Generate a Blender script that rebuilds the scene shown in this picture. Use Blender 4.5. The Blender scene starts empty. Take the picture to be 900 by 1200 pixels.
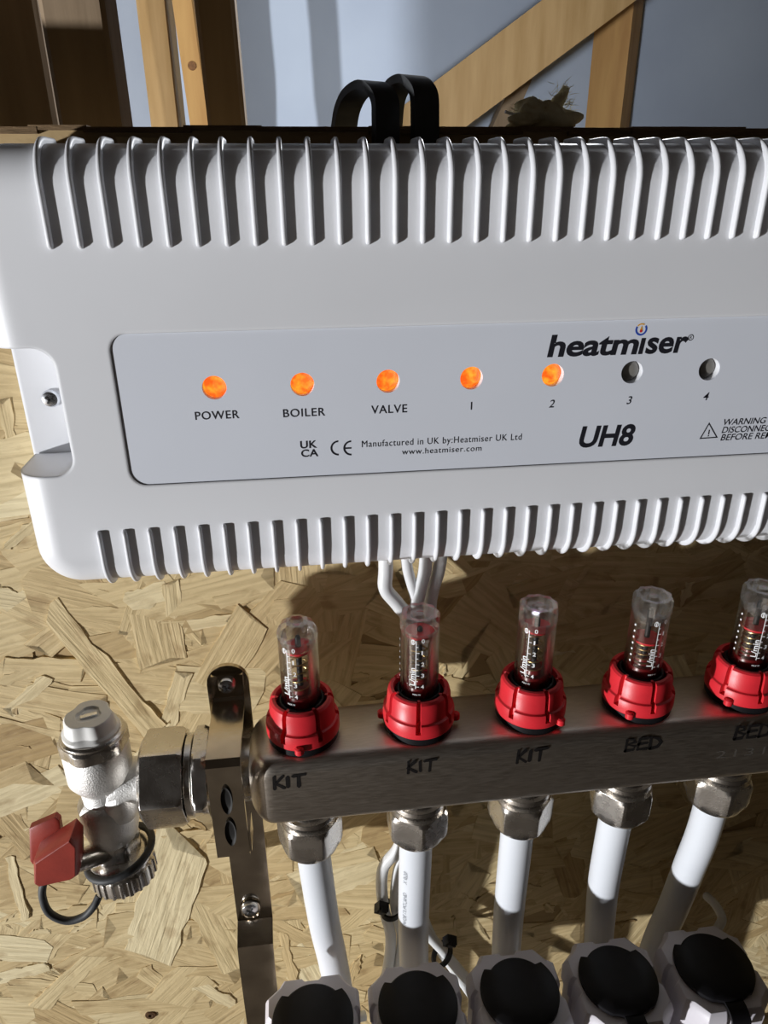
import bpy, bmesh, math, random
import numpy as np
from mathutils import Vector, Matrix
random.seed(7)
SC = bpy.context.scene
COL = SC.collection
PI = math.pi

# ------------------------------------------------------------------ camera
F, PITCH, YAW, ROLL = 846.0, 0.4207, 0.1236, 0.0066
CAM_Z, W = 1.40, 0.31                 # eye height, distance from lens to the board
def _axes():
    cy, sy, cp, sp = math.cos(YAW), math.sin(YAW), math.cos(PITCH), math.sin(PITCH)
    fwd = Vector((sy*cp, cy*cp, -sp)); right = Vector((cy, -sy, 0)); down = fwd.cross(right)
    r = right*math.cos(ROLL)+down*math.sin(ROLL); d = -right*math.sin(ROLL)+down*math.cos(ROLL)
    return r, d, fwd
AX_R, AX_D, AX_F = _axes()
def at(px, py, d):
    """world point seen at photo pixel (px,py), d metres in front of the lens measured square to the wall"""
    v = AX_R*((px-450)/F) + AX_D*((py-600)/F) + AX_F
    v = v*(d/v.y)
    return Vector((v.x, v.y-W, v.z+CAM_Z))
def wp(x, d, z): return Vector((x, d-W, CAM_Z+z))
cam = bpy.data.cameras.new('camera'); cam_o = bpy.data.objects.new('camera', cam); COL.objects.link(cam_o)
cam.sensor_fit = 'VERTICAL'; cam.sensor_height = 24; cam.lens = 24*F/1200; cam.clip_start = 0.01; cam.clip_end = 50
M = Matrix.Identity(4)
for i in range(3):
    M[i][0] = AX_R[i]; M[i][1] = -AX_D[i]; M[i][2] = -AX_F[i]
M.translation = Vector((0, -W, CAM_Z)); cam_o.matrix_world = M
SC.camera = cam_o

# ------------------------------------------------------------------ light
world = bpy.data.worlds.new('world'); SC.world = world; world.use_nodes = True
bg = world.node_tree.nodes['Background']; bg.inputs[0].default_value = (1.0, 0.78, 0.60, 1); bg.inputs[1].default_value = 0.017
def lamp(name, loc, watts, col, radius):
    l = bpy.data.lights.new(name, 'POINT'); l.energy = watts; l.color = col; l.shadow_soft_size = radius
    o = bpy.data.objects.new(name, l); COL.objects.link(o); o.location = loc; return o
lamp('work_light', (-2.35, -1.32, 0.66), 375, (0.975, 0.985, 1.0), 0.035)     # work light on the floor to the left
lamp('back_fill_light', (0.26, 0.41, 1.560), 7.5, (0.93, 0.96, 1.0), 0.025)         # added unseen fill lamp behind the board, brightens membrane and timbers
vs = SC.view_settings; vs.view_transform = 'Standard'; vs.look = 'None'; vs.exposure = 0.0; vs.gamma = 1.0; vs.use_curve_mapping = False

# ------------------------------------------------------------------ materials
MATS = {}
def new_mat(name):
    m = bpy.data.materials.new(name); m.use_nodes = True; nt = m.node_tree
    return m, nt, nt.nodes['Principled BSDF']
def pbr(name, c, rough=.5, metal=0, var=.06, scale=60, bump=0, bscale=400, bevel=0, c2=None, coords='Object', stretch=None, spec=None, trans=0, coat=0, rvar=0):
    """principled surface whose colour drifts with noise; optional fine relief"""
    m, nt, b = new_mat(name); N, L = nt.nodes, nt.links
    tc = N.new('ShaderNodeTexCoord'); src = tc.outputs[coords]
    if stretch:
        mp = N.new('ShaderNodeMapping'); mp.inputs['Scale'].default_value = stretch; L.new(src, mp.inputs[0]); src = mp.outputs[0]
    n = N.new('ShaderNodeTexNoise'); n.inputs['Scale'].default_value = scale; n.inputs['Detail'].default_value = 5; L.new(src, n.inputs[0])
    r = N.new('ShaderNodeValToRGB'); r.color_ramp.elements[0].position = .3; r.color_ramp.elements[1].position = .7
    lo = c2 if c2 else tuple(max(0, v*(1-var)) for v in c); hi = c if c2 else tuple(min(1, v*(1+var)) for v in c)
    r.color_ramp.elements[0].color = (*lo, 1); r.color_ramp.elements[1].color = (*hi, 1)
    L.new(n.outputs['Fac'], r.inputs[0]); L.new(r.outputs[0], b.inputs['Base Color'])
    b.inputs['Roughness'].default_value = rough; b.inputs['Metallic'].default_value = metal
    if rvar:
        mr = N.new('ShaderNodeMapRange'); mr.inputs[3].default_value = rough-rvar; mr.inputs[4].default_value = rough+rvar
        L.new(n.outputs['Fac'], mr.inputs[0]); L.new(mr.outputs[0], b.inputs['Roughness'])
    if spec is not None: b.inputs['Specular IOR Level'].default_value = spec
    if coat: b.inputs['Coat Weight'].default_value = coat; b.inputs['Coat Roughness'].default_value = .08
    nrm = None
    if bevel:
        bv = N.new('ShaderNodeBevel'); bv.samples = 6; bv.inputs['Radius'].default_value = bevel; nrm = bv.outputs[0]
    if bump:
        n2 = N.new('ShaderNodeTexNoise'); n2.inputs['Scale'].default_value = bscale; n2.inputs['Detail'].default_value = 4; L.new(src, n2.inputs[0])
        bp = N.new('ShaderNodeBump'); bp.inputs['Strength'].default_value = bump; bp.inputs['Distance'].default_value = .0006
        L.new(n2.outputs['Fac'], bp.inputs['Height'])
        if nrm: L.new(nrm, bp.inputs['Normal'])
        nrm = bp.outputs[0]
    if nrm: L.new(nrm, b.inputs['Normal'])
    MATS[name] = m; return m
pbr('white_plastic', (.74, .75, .78), .42, var=.012, scale=25, bevel=.0018, bump=.03, bscale=2500)
pbr('fin_plastic', (.74, .75, .78), .42, var=.012, scale=25, bump=.03, bscale=2500)
pbr('label_plastic', (.70, .73, .80), .38, var=.01, scale=30)
pbr('actuator_plastic', (.72, .69, .74), .4, var=.02, scale=80, bevel=.0006)
pbr('pipe_plastic', (.76, .79, .84), .34, var=.015, scale=40)
pbr('cable_plastic', (.72, .73, .74), .45, var=.04, scale=90)
pbr('cap_white', (.88, .87, .84), .38, var=.03, scale=120, bevel=.0005)
pbr('ink', (.012, .012, .018), .5, var=.1)
pbr('ink_white', (.9, .9, .9), .5, var=.02)
pbr('ink_grey', (.30, .32, .35), .5, var=.1)
pbr('ink_blue', (.02, .07, .42), .5); pbr('ink_red', (.6, .03, .03), .5); pbr('ink_orange', (.75, .36, .03), .5)
pbr('marker_ink', (.006, .005, .005), .45, var=.3, scale=900)
pbr('etched_steel', (.22, .20, .175), .5, metal=.8, var=.1)
pbr('red_plastic', (.70, .024, .036), .40, var=.06, scale=150, bump=.05, bscale=1500)
pbr('handle_red', (.30, .035, .022), .45, var=.15, scale=100, bump=.08, bscale=900, bevel=.0006)
pbr('black_plastic', (.008, .0075, .009), .5, var=.2, scale=100, spec=.25)
pbr('black_rubber', (.034, .036, .038), .6, var=.25, scale=150, bump=.1, bscale=700)
pbr('dark_red', (.16, .006, .008), .3, var=.2, scale=200)
pbr('stainless', (.52, .47, .41), .38, metal=1, var=.10, scale=30, stretch=(6, 60, 60), rvar=.10, bump=.05, bscale=120)
pbr('strap_steel', (.60, .53, .43), .17, metal=1, var=.16, scale=70, rvar=.10, bump=.10, bscale=110)
pbr('nickel_cast', (.84, .83, .81), .55, metal=1, var=.06, scale=200, bump=.45, bscale=1600, rvar=.05)
pbr('nickel', (.66, .63, .59), .27, metal=1, var=.08, scale=120, bump=.12, bscale=1200, rvar=.07, bevel=.0005)
pbr('zinc', (.72, .74, .78), .24, metal=1, var=.1, scale=300, bevel=.0003)
pbr('dark_slot', (.01, .009, .008), .7, var=.2)
pbr('bronze_spring', (.45, .33, .15), .35, metal=1, var=.1)
pbr('led_off', (.20, .19, .17), .35, var=.1, scale=400)
pbr('rust_screw', (.10, .05, .02), .6, metal=.4, var=.4, scale=900)
pbr('concrete', (.10, .08, .06), .85, var=.2, scale=8, bump=.3, bscale=60)
def timber(name, c, c2, rough=.7):
    return pbr(name, c, rough, c2=c2, scale=9, stretch=(6, 6, .7), bump=.5, bscale=30)
timber('timber_orange', (.56, .33, .115), (.42, .22, .07))
timber('timber_tan', (.56, .37, .17), (.42, .26, .10))
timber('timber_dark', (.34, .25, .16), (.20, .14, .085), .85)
pbr('timber_knot', (.20, .09, .03), .7, var=.3, scale=300)
pbr('osb_base', (.46, .33, .165), .8, c2=(.33, .225, .10), scale=30, stretch=(1, 1, 2.2), bump=.6, bscale=120)
pbr('osb_edge', (.22, .14, .07), .9, c2=(.12, .075, .035), scale=60, stretch=(1, 1, 8), bump=1.0, bscale=260)
pbr('membrane', (.55, .64, .78), .55, c2=(.47, .55, .69), scale=5, bump=.5, bscale=14)
pbr('wool', (.80, .75, .52), .95, c2=(.68, .61, .40), scale=160, bump=.8, bscale=300)
def mat_strand():
    m, nt, b = new_mat('osb_strand'); N, L = nt.nodes, nt.links
    uv = N.new('ShaderNodeUVMap'); uv.uv_map = 'grain'
    at_ = N.new('ShaderNodeAttribute'); at_.attribute_name = 'tone'
    mp = N.new('ShaderNodeMapping'); mp.inputs['Scale'].default_value = (26, 420, 1); L.new(uv.outputs[0], mp.inputs[0])
    n = N.new('ShaderNodeTexNoise'); n.inputs['Scale'].default_value = 1; n.inputs['Detail'].default_value = 6; n.inputs['Distortion'].default_value = .6; L.new(mp.outputs[0], n.inputs[0])
    mp2 = N.new('ShaderNodeMapping'); mp2.inputs['Scale'].default_value = (60, 110, 1); L.new(uv.outputs[0], mp2.inputs[0])
    n2 = N.new('ShaderNodeTexNoise'); n2.inputs['Scale'].default_value = 1; n2.inputs['Detail'].default_value = 5; L.new(mp2.outputs[0], n2.inputs[0])
    r = N.new('ShaderNodeValToRGB'); e = r.color_ramp.elements
    e[0].position = 0; e[0].color = (.44, .31, .145, 1); e[1].position = 1; e[1].color = (.76, .66, .43, 1)
    k = r.color_ramp.elements.new(.45); k.color = (.61, .475, .26, 1)
    k = r.color_ramp.elements.new(.75); k.color = (.67, .54, .31, 1)
    L.new(at_.outputs['Fac'], r.inputs[0])
    mix = N.new('ShaderNodeMixRGB'); mix.blend_type = 'MULTIPLY'; mix.inputs[0].default_value = 1
    g = N.new('ShaderNodeValToRGB'); g.color_ramp.elements[0].position = .28; g.color_ramp.elements[0].color = (.76, .72, .64, 1); g.color_ramp.elements[1].position = .60; g.color_ramp.elements[1].color = (1.06, 1.05, 1.02, 1)
    L.new(n.outputs['Fac'], g.inputs[0]); L.new(r.outputs[0], mix.inputs[1]); L.new(g.outputs[0], mix.inputs[2])
    mix2 = N.new('ShaderNodeMixRGB'); mix2.blend_type = 'MULTIPLY'; mix2.inputs[0].default_value = .55
    g2 = N.new('ShaderNodeValToRGB'); g2.color_ramp.elements[0].position = .30; g2.color_ramp.elements[0].color = (.50, .40, .30, 1); g2.color_ramp.elements[1].position = .44; g2.color_ramp.elements[1].color = (1, 1, 1, 1)
    L.new(n2.outputs['Fac'], g2.inputs[0]); L.new(mix.outputs[0], mix2.inputs[1]); L.new(g2.outputs[0], mix2.inputs[2])
    L.new(mix2.outputs[0], b.inputs['Base Color']); b.inputs['Roughness'].default_value = .68
    add = N.new('ShaderNodeMath'); add.operation = 'ADD'; L.new(n.outputs['Fac'], add.inputs[0]); L.new(n2.outputs['Fac'], add.inputs[1])
    bp = N.new('ShaderNodeBump'); bp.inputs['Strength'].default_value = .8; bp.inputs['Distance'].default_value = .0008
    L.new(add.outputs[0], bp.inputs['Height']); L.new(bp.outputs[0], b.inputs['Normal'])
    MATS['osb_strand'] = m
mat_strand()
def mat_clear(name, tint, gloss_min, haze):
    m, nt, b = new_mat(name); N, L = nt.nodes, nt.links
    out = N['Material Output']; N.remove(b)
    t = N.new('ShaderNodeBsdfTransparent'); t.inputs[0].default_value = (*tint, 1)
    g = N.new('ShaderNodeBsdfGlossy'); g.inputs['Roughness'].default_value = .06; g.inputs[0].default_value = (1, 1, 1, 1)
    d = N.new('ShaderNodeBsdfDiffuse'); d.inputs[0].default_value = (.8, .8, .78, 1)
    lw = N.new('ShaderNodeLayerWeight'); lw.inputs['Blend'].default_value = .28
    no = N.new('ShaderNodeTexNoise'); no.inputs['Scale'].default_value = 260
    bp = N.new('ShaderNodeBump'); bp.inputs['Strength'].default_value = .12; bp.inputs['Distance'].default_value = .0004; L.new(no.outputs['Fac'], bp.inputs['Height'])
    L.new(bp.outputs[0], g.inputs['Normal'])
    mr = N.new('ShaderNodeMapRange'); mr.inputs[3].default_value = gloss_min; mr.inputs[4].default_value = .75; L.new(lw.outputs['Fresnel'], mr.inputs[0])
    m1 = N.new('ShaderNodeMixShader'); m1.inputs[0].default_value = haze; L.new(t.outputs[0], m1.inputs[1]); L.new(d.outputs[0], m1.inputs[2])
    m2 = N.new('ShaderNodeMixShader'); L.new(mr.outputs[0], m2.inputs[0]); L.new(m1.outputs[0], m2.inputs[1]); L.new(g.outputs[0], m2.inputs[2])
    L.new(m2.outputs[0], out.inputs[0]); MATS[name] = m
mat_clear('clear_tube', (.96, .955, .945), .03, .0)
mat_clear('clear_crown', (.96, .96, .95), .14, .03)
def mat_led():
    m, nt, b = new_mat('led_lit'); N, L = nt.nodes, nt.links
    tc = N.new('ShaderNodeTexCoord'); n = N.new('ShaderNodeTexNoise'); n.inputs['Scale'].default_value = 330; n.inputs['Detail'].default_value = 2; L.new(tc.outputs['Object'], n.inputs[0])
    r = N.new('ShaderNodeValToRGB'); e = r.color_ramp.elements
    e[0].position = .40; e[0].color = (1, .13, .012, 1); e[1].position = .68; e[1].color = (1, .42, .03, 1)
    L.new(n.outputs['Fac'], r.inputs[0]); L.new(r.outputs[0], b.inputs['Emission Color']); b.inputs['Emission Strength'].default_value = .95
    b.inputs['Base Color'].default_value = (.5, .12, .02, 1); b.inputs['Roughness'].default_value = .35; MATS['led_lit'] = m
mat_led()

# ------------------------------------------------------------------ mesh helpers
def tag(o, label=None, cat=None, group=None, kind=None):
    for k, v in (('label', label), ('category', cat), ('group', group), ('kind', kind)):
        if v: o[k] = v
    return o
def empty(name, loc, label=None, cat=None, group=None):
    o = bpy.data.objects.new(name, None); COL.objects.link(o); o.location = loc; o.empty_display_size = .01
    return tag(o, label, cat, group)
def link_mesh(name, me, mat, parent=None, loc=None):
    o = bpy.data.objects.new(name, me); COL.objects.link(o)
    if mat and not me.materials: me.materials.append(MATS[mat])
    if parent is not None: o.parent = parent
    if loc is not None: o.location = loc
    return o
class MB:
    """collects shapes in world coordinates; build() makes one mesh object"""
    def __init__(s): s.v = []; s.f = []
    def add(s, vs, fs):
        k = len(s.v); s.v += [Vector(q) for q in vs]; s.f += [tuple(i+k for i in f) for f in fs]; return s
    def loops(s, rings, cap0=True, cap1=True, closed=True):
        k = len(s.v); n = len(rings[0])
        for r in rings: s.v += [Vector(q) for q in r]
        for i in range(len(rings)-1):
            for j in range(n if closed else n-1):
                j2 = (j+1) % n
                s.f.append((k+i*n+j, k+i*n+j2, k+(i+1)*n+j2, k+(i+1)*n+j))
        if cap0: s.f.append(tuple(k+j for j in reversed(range(n))))
        if cap1: s.f.append(tuple(k+(len(rings)-1)*n+j for j in range(n)))
        return s
    def box(s, c, size, rot=None):
        c = Vector(c); h = Vector(size)/2
        vs = [Vector((x*h.x, y*h.y, z*h.z)) for x in (-1, 1) for y in (-1, 1) for z in (-1, 1)]
        if rot is not None: vs = [rot @ q for q in vs]
        return s.add([q+c for q in vs], [(0, 1, 3, 2), (4, 6, 7, 5), (0, 4, 5, 1), (2, 3, 7, 6), (0, 2, 6, 4), (1, 5, 7, 3)])
    def cone(s, a, b, ra, rb, n=32, ph=0, cap0=True, cap1=True):
        return s.lathe(a, Vector(b)-Vector(a), [(ra, 0), (rb, (Vector(b)-Vector(a)).length)], n, ph, cap0, cap1)
    def lathe(s, o, axis, prof, n=32, ph=0, cap0=True, cap1=True, rfun=None):
        ax = Vector(axis).normalized(); o = Vector(o)
        u = ax.orthogonal().normalized() if abs(ax.z) < .9 else Vector((1, 0, 0)); u = (u - ax*u.dot(ax)).normalized(); w = ax.cross(u)
        rings = []
        for r, h in prof:
            ring = []
            for j in range(n):
                a = 2*PI*j/n+ph; rr = rfun(a, r, h) if rfun else r
                ring.append(o+ax*h+(u*math.cos(a)+w*math.sin(a))*rr)
            rings.append(ring)
        return s.loops(rings, cap0, cap1)
    def tube(s, pts, r, n=14, smooth=6, flat=None):
        P = spline(pts, smooth) if smooth else [Vector(p) for p in pts]
        R = r if isinstance(r, (list, tuple)) else None
        t = (P[1]-P[0]).normalized(); u = t.orthogonal().normalized(); rings = []
        for i, p in enumerate(P):
            t2 = (P[min(i+1, len(P)-1)]-P[max(i-1, 0)]).normalized()
            u = (u-t2*u.dot(t2)).normalized(); w = t2.cross(u)
            rr = r if R is None else R[0]+(R[1]-R[0])*i/(len(P)-1)
            rings.append([p+(u*math.cos(2*PI*j/n)+w*math.sin(2*PI*j/n))*rr for j in range(n)])
        return s.loops(rings)
    def ribbon(s, pts, side, width, thick, smooth=6):
        """flat strap along pts; side = width direction"""
        P = spline(pts, smooth) if smooth else [Vector(p) for p in pts]
        side = Vector(side).normalized(); rings = []
        for i, p in enumerate(P):
            t = (P[min(i+1, len(P)-1)]-P[max(i-1, 0)]).normalized(); n = t.cross(side).normalized()
            if not smooth and 0 < i < len(P)-1:
                a = (P[i]-P[i-1]).normalized(); c = (P[i+1]-P[i]).normalized(); k = 1/max(.5, math.cos(a.angle(c)/2))
            else: k = 1
            b = side*(width/2); h = n*(thick/2*k)
            rings.append([p-b-h, p+b-h, p+b+h, p-b+h])
        return s.loops(rings)
    def build(s, name, mat, parent=None, smooth=True, sharp=40, origin=None):
        me = bpy.data.meshes.new(name)
        o_ = Vector(origin) if origin is not None else (Vector(parent.location) if parent is not None else Vector((0, 0, 0)))
        base = parent_world(parent)
        off = base if parent is not None else o_
        me.from_pydata([tuple(q-off) for q in s.v], [], s.f); me.update()
        fix(me, smooth, sharp)
        o = link_mesh(name, me, mat, parent)
        if parent is None: o.location = off
        return o
def parent_world(p):
    v = Vector((0, 0, 0))
    while p is not None: v += Vector(p.location); p = p.parent
    return v
def fix(me, smooth=True, sharp=40):
    bm = bmesh.new(); bm.from_mesh(me); bmesh.ops.recalc_face_normals(bm, faces=bm.faces)
    if smooth:
        for f in bm.faces: f.smooth = True
        for e in bm.edges:
            if len(e.link_faces) == 2 and e.calc_face_angle(0) > math.radians(sharp): e.smooth = False
    bm.to_mesh(me); bm.free()
def spline(pts, k=6):
    P = [Vector(p) for p in pts]; P = [P[0]*2-P[1]]+P+[P[-1]*2-P[-2]]; out = []
    for i in range(1, len(P)-2):
        a, b, c, d = P[i-1:i+3]
        for j in range(k):
            t = j/k; out.append(.5*((2*b)+(c-a)*t+(2*a-5*b+4*c-d)*t*t+(3*b-a-3*c+d)*t**3))
    out.append(P[-2]); return out
def rrect(x0, x1, z0, z1, r, n=8):
    """counter-clockwise rounded rectangle in 2D"""
    out = []
    for cx, cz, a0 in ((x1-r, z1-r, 0), (x0+r, z1-r, 90), (x0+r, z0+r, 180), (x1-r, z0+r, 270)):
        for j in range(n+1):
            a = math.radians(a0+90*j/n); out.append((cx+r*math.cos(a), cz+r*math.sin(a)))
    return out
def prism(outline, d0, d1):
    """2D (x,z) outline pushed from depth d0 to d1"""
    m = MB(); m.loops([[wp(x, d0, z) for x, z in outline], [wp(x, d1, z) for x, z in outline]]); return m
def boolean(obj, cutters):
    for c in cutters:
        md = obj.modifiers.new('cut', 'BOOLEAN'); md.object = c; md.operation = 'DIFFERENCE'; md.solver = 'EXACT'
    bpy.context.view_layer.update()
    ev = obj.evaluated_get(bpy.context.evaluated_depsgraph_get()); me = bpy.data.meshes.new_from_object(ev)
    obj.modifiers.clear(); old = obj.data; obj.data = me; bpy.data.meshes.remove(old)
    fix(obj.data, True, 35)
    for c in cutters:
        d = c.data; bpy.data.objects.remove(c); bpy.data.meshes.remove(d)
def text2d(s, size=1.0, shear=0, bold=0, spacing=1.0):
    """verts (x,y) and faces of a line of lettering, left edge at 0, baseline at 0, with its width"""
    cu = bpy.data.curves.new('t', 'FONT'); cu.body = s; cu.size = size; cu.shear = shear; cu.offset = bold; cu.space_character = spacing; cu.resolution_u = 4
    o = bpy.data.objects.new('t', cu); me = bpy.data.meshes.new_from_object(o)
    v = [(q.co.x, q.co.y) for q in me.vertices]; f = [tuple(p.vertices) for p in me.polygons]
    bpy.data.objects.remove(o); bpy.data.meshes.remove(me); bpy.data.curves.remove(cu)
    x0 = min(q[0] for q in v); x1 = max(q[0] for q in v)
    return [((x-x0), y) for x, y in v], f, x1-x0, max(q[1] for q in v)
def text_on(s, mb, fn, width, height, **kw):
    v, f, w, h = text2d(s, **kw)
    mb.add([fn(x*width/w, y*height/h) for x, y in v], f)

# ------------------------------------------------------------------ setting: floor, board wall, membrane, timbers
m = MB(); m.box((.2, 0, -.05), (7, 6, .1)); tag(m.build('floor', 'concrete', None, False), 'grey concrete floor below the board', kind='structure')
WX0, WX1, WZ1 = -.95, 1.25, .0212
m = MB(); m.box(((WX0+WX1)/2, .0095, (CAM_Z+WZ1)/2), (WX1-WX0, .018, CAM_Z+WZ1))
wall = m.build('wall_back', 'osb_base', None, False); tag(wall, 'pressed wood strand board wall behind the manifold', kind='structure')
# rough top edge of the board: splintered strip
m = MB(); k = 0; x = WX0
rng = random.Random(3)
while x < WX1:
    l = rng.uniform(.012, .05); h = rng.uniform(.0001, .0009); z = rng.uniform(.0012, .0030)
    m.box((x+l/2, .0085-rng.uniform(.0002, .0012)*.5, CAM_Z+WZ1-z/2+h), (l, .019+rng.uniform(0, .0012), z)); x += l*.93
tag(m.build('board_edge', 'osb_edge', wall, False), 'dark splintered sawn top edge of the board')
# strands: flat chips of wood pressed into the face
def strand_geo(c, ang, L, Wd, h, rng, ragged=.12, taper=0.0):
    """one chip: closed thin slab with torn ends, in wall plane; returns verts, faces, uv"""
    n = 10; ca, sa = math.cos(ang), math.sin(ang); top = []; uo, vo = rng.uniform(0, 40), rng.uniform(0, 40)
    tx, ty = rng.uniform(-.00045, .00045), rng.uniform(-.00022, .00022)
    s = rng.uniform(-.35, .35)*Wd
    side = []
    for sg in (-1, 1):
        row = []
        for i in range(n):
            u = -L/2+L*i/(n-1); vv = sg*Wd/2*(1-taper*abs(u)/L*2)*(1+rng.uniform(-ragged, ragged)*.5)
            if i in (0, n-1): u += rng.uniform(-.14, .14)*min(L, Wd*4)
            vv += rng.gauss(0, .00055)
            u += s*sg*.5
            row.append((u, vv))
        side.append(row)
    vs, uvs = [], []
    e0 = (-L/2+rng.uniform(-.12, .12)*Wd*2, rng.uniform(-.2, .2)*Wd); e1 = (L/2+rng.uniform(-.12, .12)*Wd*2, rng.uniform(-.2, .2)*Wd)
    poly = side[0]+[e1]+side[1][::-1]+[e0]
    for lev in (0, 1):
        for u, v in poly:
            hh = (h+tx*u/(L/2)+ty*v/(Wd/2)) if lev == 0 else -.0003
            if lev == 0: hh = max(hh, .00008)
            vs.append((c[0]+u*ca-v*sa, -hh, c[1]+u*sa+v*ca)); uvs.append((u+uo, v+vo))
    N = len(poly); fs = []
    # top as quads between the two long sides
    for i in range(n-1): fs.append((i, i+1, N-2-i-1, N-2-i))
    fs.append((n-1, n, n+1)); fs.append((N-1, 0, N-2))
    for i in range(N): j = (i+1) % N; fs.append((i, i+N, j+N, j))
    return vs, fs, uvs
def strand_mesh(name, items):
    V, Fc, UV, T = [], [], [], []
    for (vs, fs, uvs), tone in items:
        k = len(V); V += vs; Fc += [tuple(i+k for i in f) for f in fs]; UV += uvs; T += [tone]*len(vs)
    me = bpy.data.meshes.new(name); me.from_pydata(V, [], Fc); me.update()
    ul = me.uv_layers.new(name='grain'); li = np.empty(len(me.loops), 'i'); me.loops.foreach_get('vertex_index', li)
    ul.data.foreach_set('uv', np.array(UV, 'f')[li].ravel())
    a = me.attributes.new('tone', 'FLOAT', 'POINT'); a.data.foreach_set('value', np.array(T, 'f'))
    me.materials.append(MATS['osb_strand']); return me
rng = random.Random(11); items = []
def chip(rng):
    r = rng.random(); a = rng.gauss(0, .42) if r < .62 else rng.uniform(-PI/2, PI/2)
    return a, rng.uniform(.04, .125), rng.uniform(.010, .036)
for i in range(3600):
    a, l, w_ = chip(rng); c = (rng.uniform(WX0+.06, WX1-.06), rng.uniform(.60, CAM_Z-.045 if abs(a) > .5 else CAM_Z+WZ1-.03))
    items.append((strand_geo(c, a, l, w_, rng.uniform(.0001, .0007), rng), min(1, max(0, rng.gauss(.5, .2)))))
for i in range(900):        # splinters
    a, l, w_ = chip(rng); c = (rng.uniform(WX0+.06, WX1-.06), rng.uniform(.62, CAM_Z-.03))
    items.append((strand_geo(c, a+rng.uniform(-.4, .4), rng.uniform(.008, .03), rng.uniform(.0015, .006), rng.uniform(.0006, .0013), rng, .4, .5), min(1, max(0, rng.gauss(.55, .3)))))
o = link_mesh('strand_layer', strand_mesh('strand_layer', items), None, wall); tag(o, 'pressed wood strands covering the board face', kind='stuff'); wall_off = Vector(wall.location)
o.location = -wall_off
# strands that can be picked out one by one
def strand_px(p0, p1, wpx, tone, h=.0012, ragged=.12):
    A, B = at(*p0, W), at(*p1, W); d = B-A; ln = math.hypot(d.x, d.z)
    s = wpx*.00112*W*1.0
    g = strand_geo(((A.x+B.x)/2, (A.z+B.z)/2), math.atan2(d.z, d.x), ln, s, h, rng, ragged)
    o = link_mesh('wood_strand', strand_mesh('wood_strand', [(g, tone)]), None, wall); o.location = -wall_off; return o
strand_px((216, 982), (172, 1126), 92, .97, .0014, .16)
strand_px((55, 708), (182, 856), 36, .72, .0017, .10)
strand_px((100, 760), (190, 850), 14, .60, .0012, .2)
strand_px((8, 640), (45, 610), 12, .85, .0014)
strand_px((0, 700), (28, 705), 34, .90, .0012)
strand_px((75, 722), (160, 722), 32, .50, .0010)
strand_px((150, 705), (195, 690), 30, .92, .0013, .2)
strand_px((200, 680), (205, 725), 22, .80, .0012)
strand_px((15, 830), (60, 790), 18, .88, .0014)
strand_px((0, 800), (48, 780), 16, .70, .0012)
strand_px((30, 1075), (12, 1000), 14, .88, .0015)
strand_px((45, 1180), (110, 1120), 34, .75, .0012)
strand_px((0, 1145), (60, 1130), 26, .98, .0010, .2)
strand_px((90, 1180), (250, 1172), 36, .45, .0011)
strand_px((170, 1140), (260, 1135), 26, .35, .0011)
strand_px((225, 1150), (275, 1175), 26, .9, .0013)
strand_px((215, 790), (195, 850), 22, .85, .0014, .25)
strand_px((170, 780), (250, 760), 20, .45, .0011)
strand_px((150, 745), (235, 748), 24, .62, .0009)
strand_px((5, 470), (20, 545), 16, .7, .0012)
strand_px((330, 1090), (345, 1150), 16, .4, .0013)
strand_px((335, 1020), (430, 1000), 34, .8, .0010)
strand_px((330, 1130), (440, 1110), 30, .55, .0010)
strand_px((320, 715), (440, 700), 36, .42, .0010)
strand_px((205, 735), (265, 725), 18, .85, .0009)
strand_px((255, 705), (330, 690), 20, .62, .0011)
for i in range(90):
    a, l, w_ = chip(rng)
    p = (rng.uniform(-20, 420), rng.uniform(440, 1210)); A = at(*p, W)
    g = strand_geo((A.x, A.z), a, l*.8, w_*.9, rng.uniform(.0007, .00115), rng)
    o = link_mesh('wood_strand', strand_mesh('wood_strand', [(g, min(1, max(0, rng.gauss(.55, .25))))]), None, wall); o.location = -wall_off
# a wood screw sunk in the board
c = at(177, 1187, W); m = MB(); m.lathe(c+Vector((0, .004, 0)), (0, -1, 0), [(.003, 0), (.0036, .0045), (.0033, .0058), (.0014, .006), (.001, .0052)], 20)
tag(m.build('wood_screw', 'rust_screw', None, origin=c), 'small rusty brown screw head sunk in the board below the drain valve', 'screw')

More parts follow.
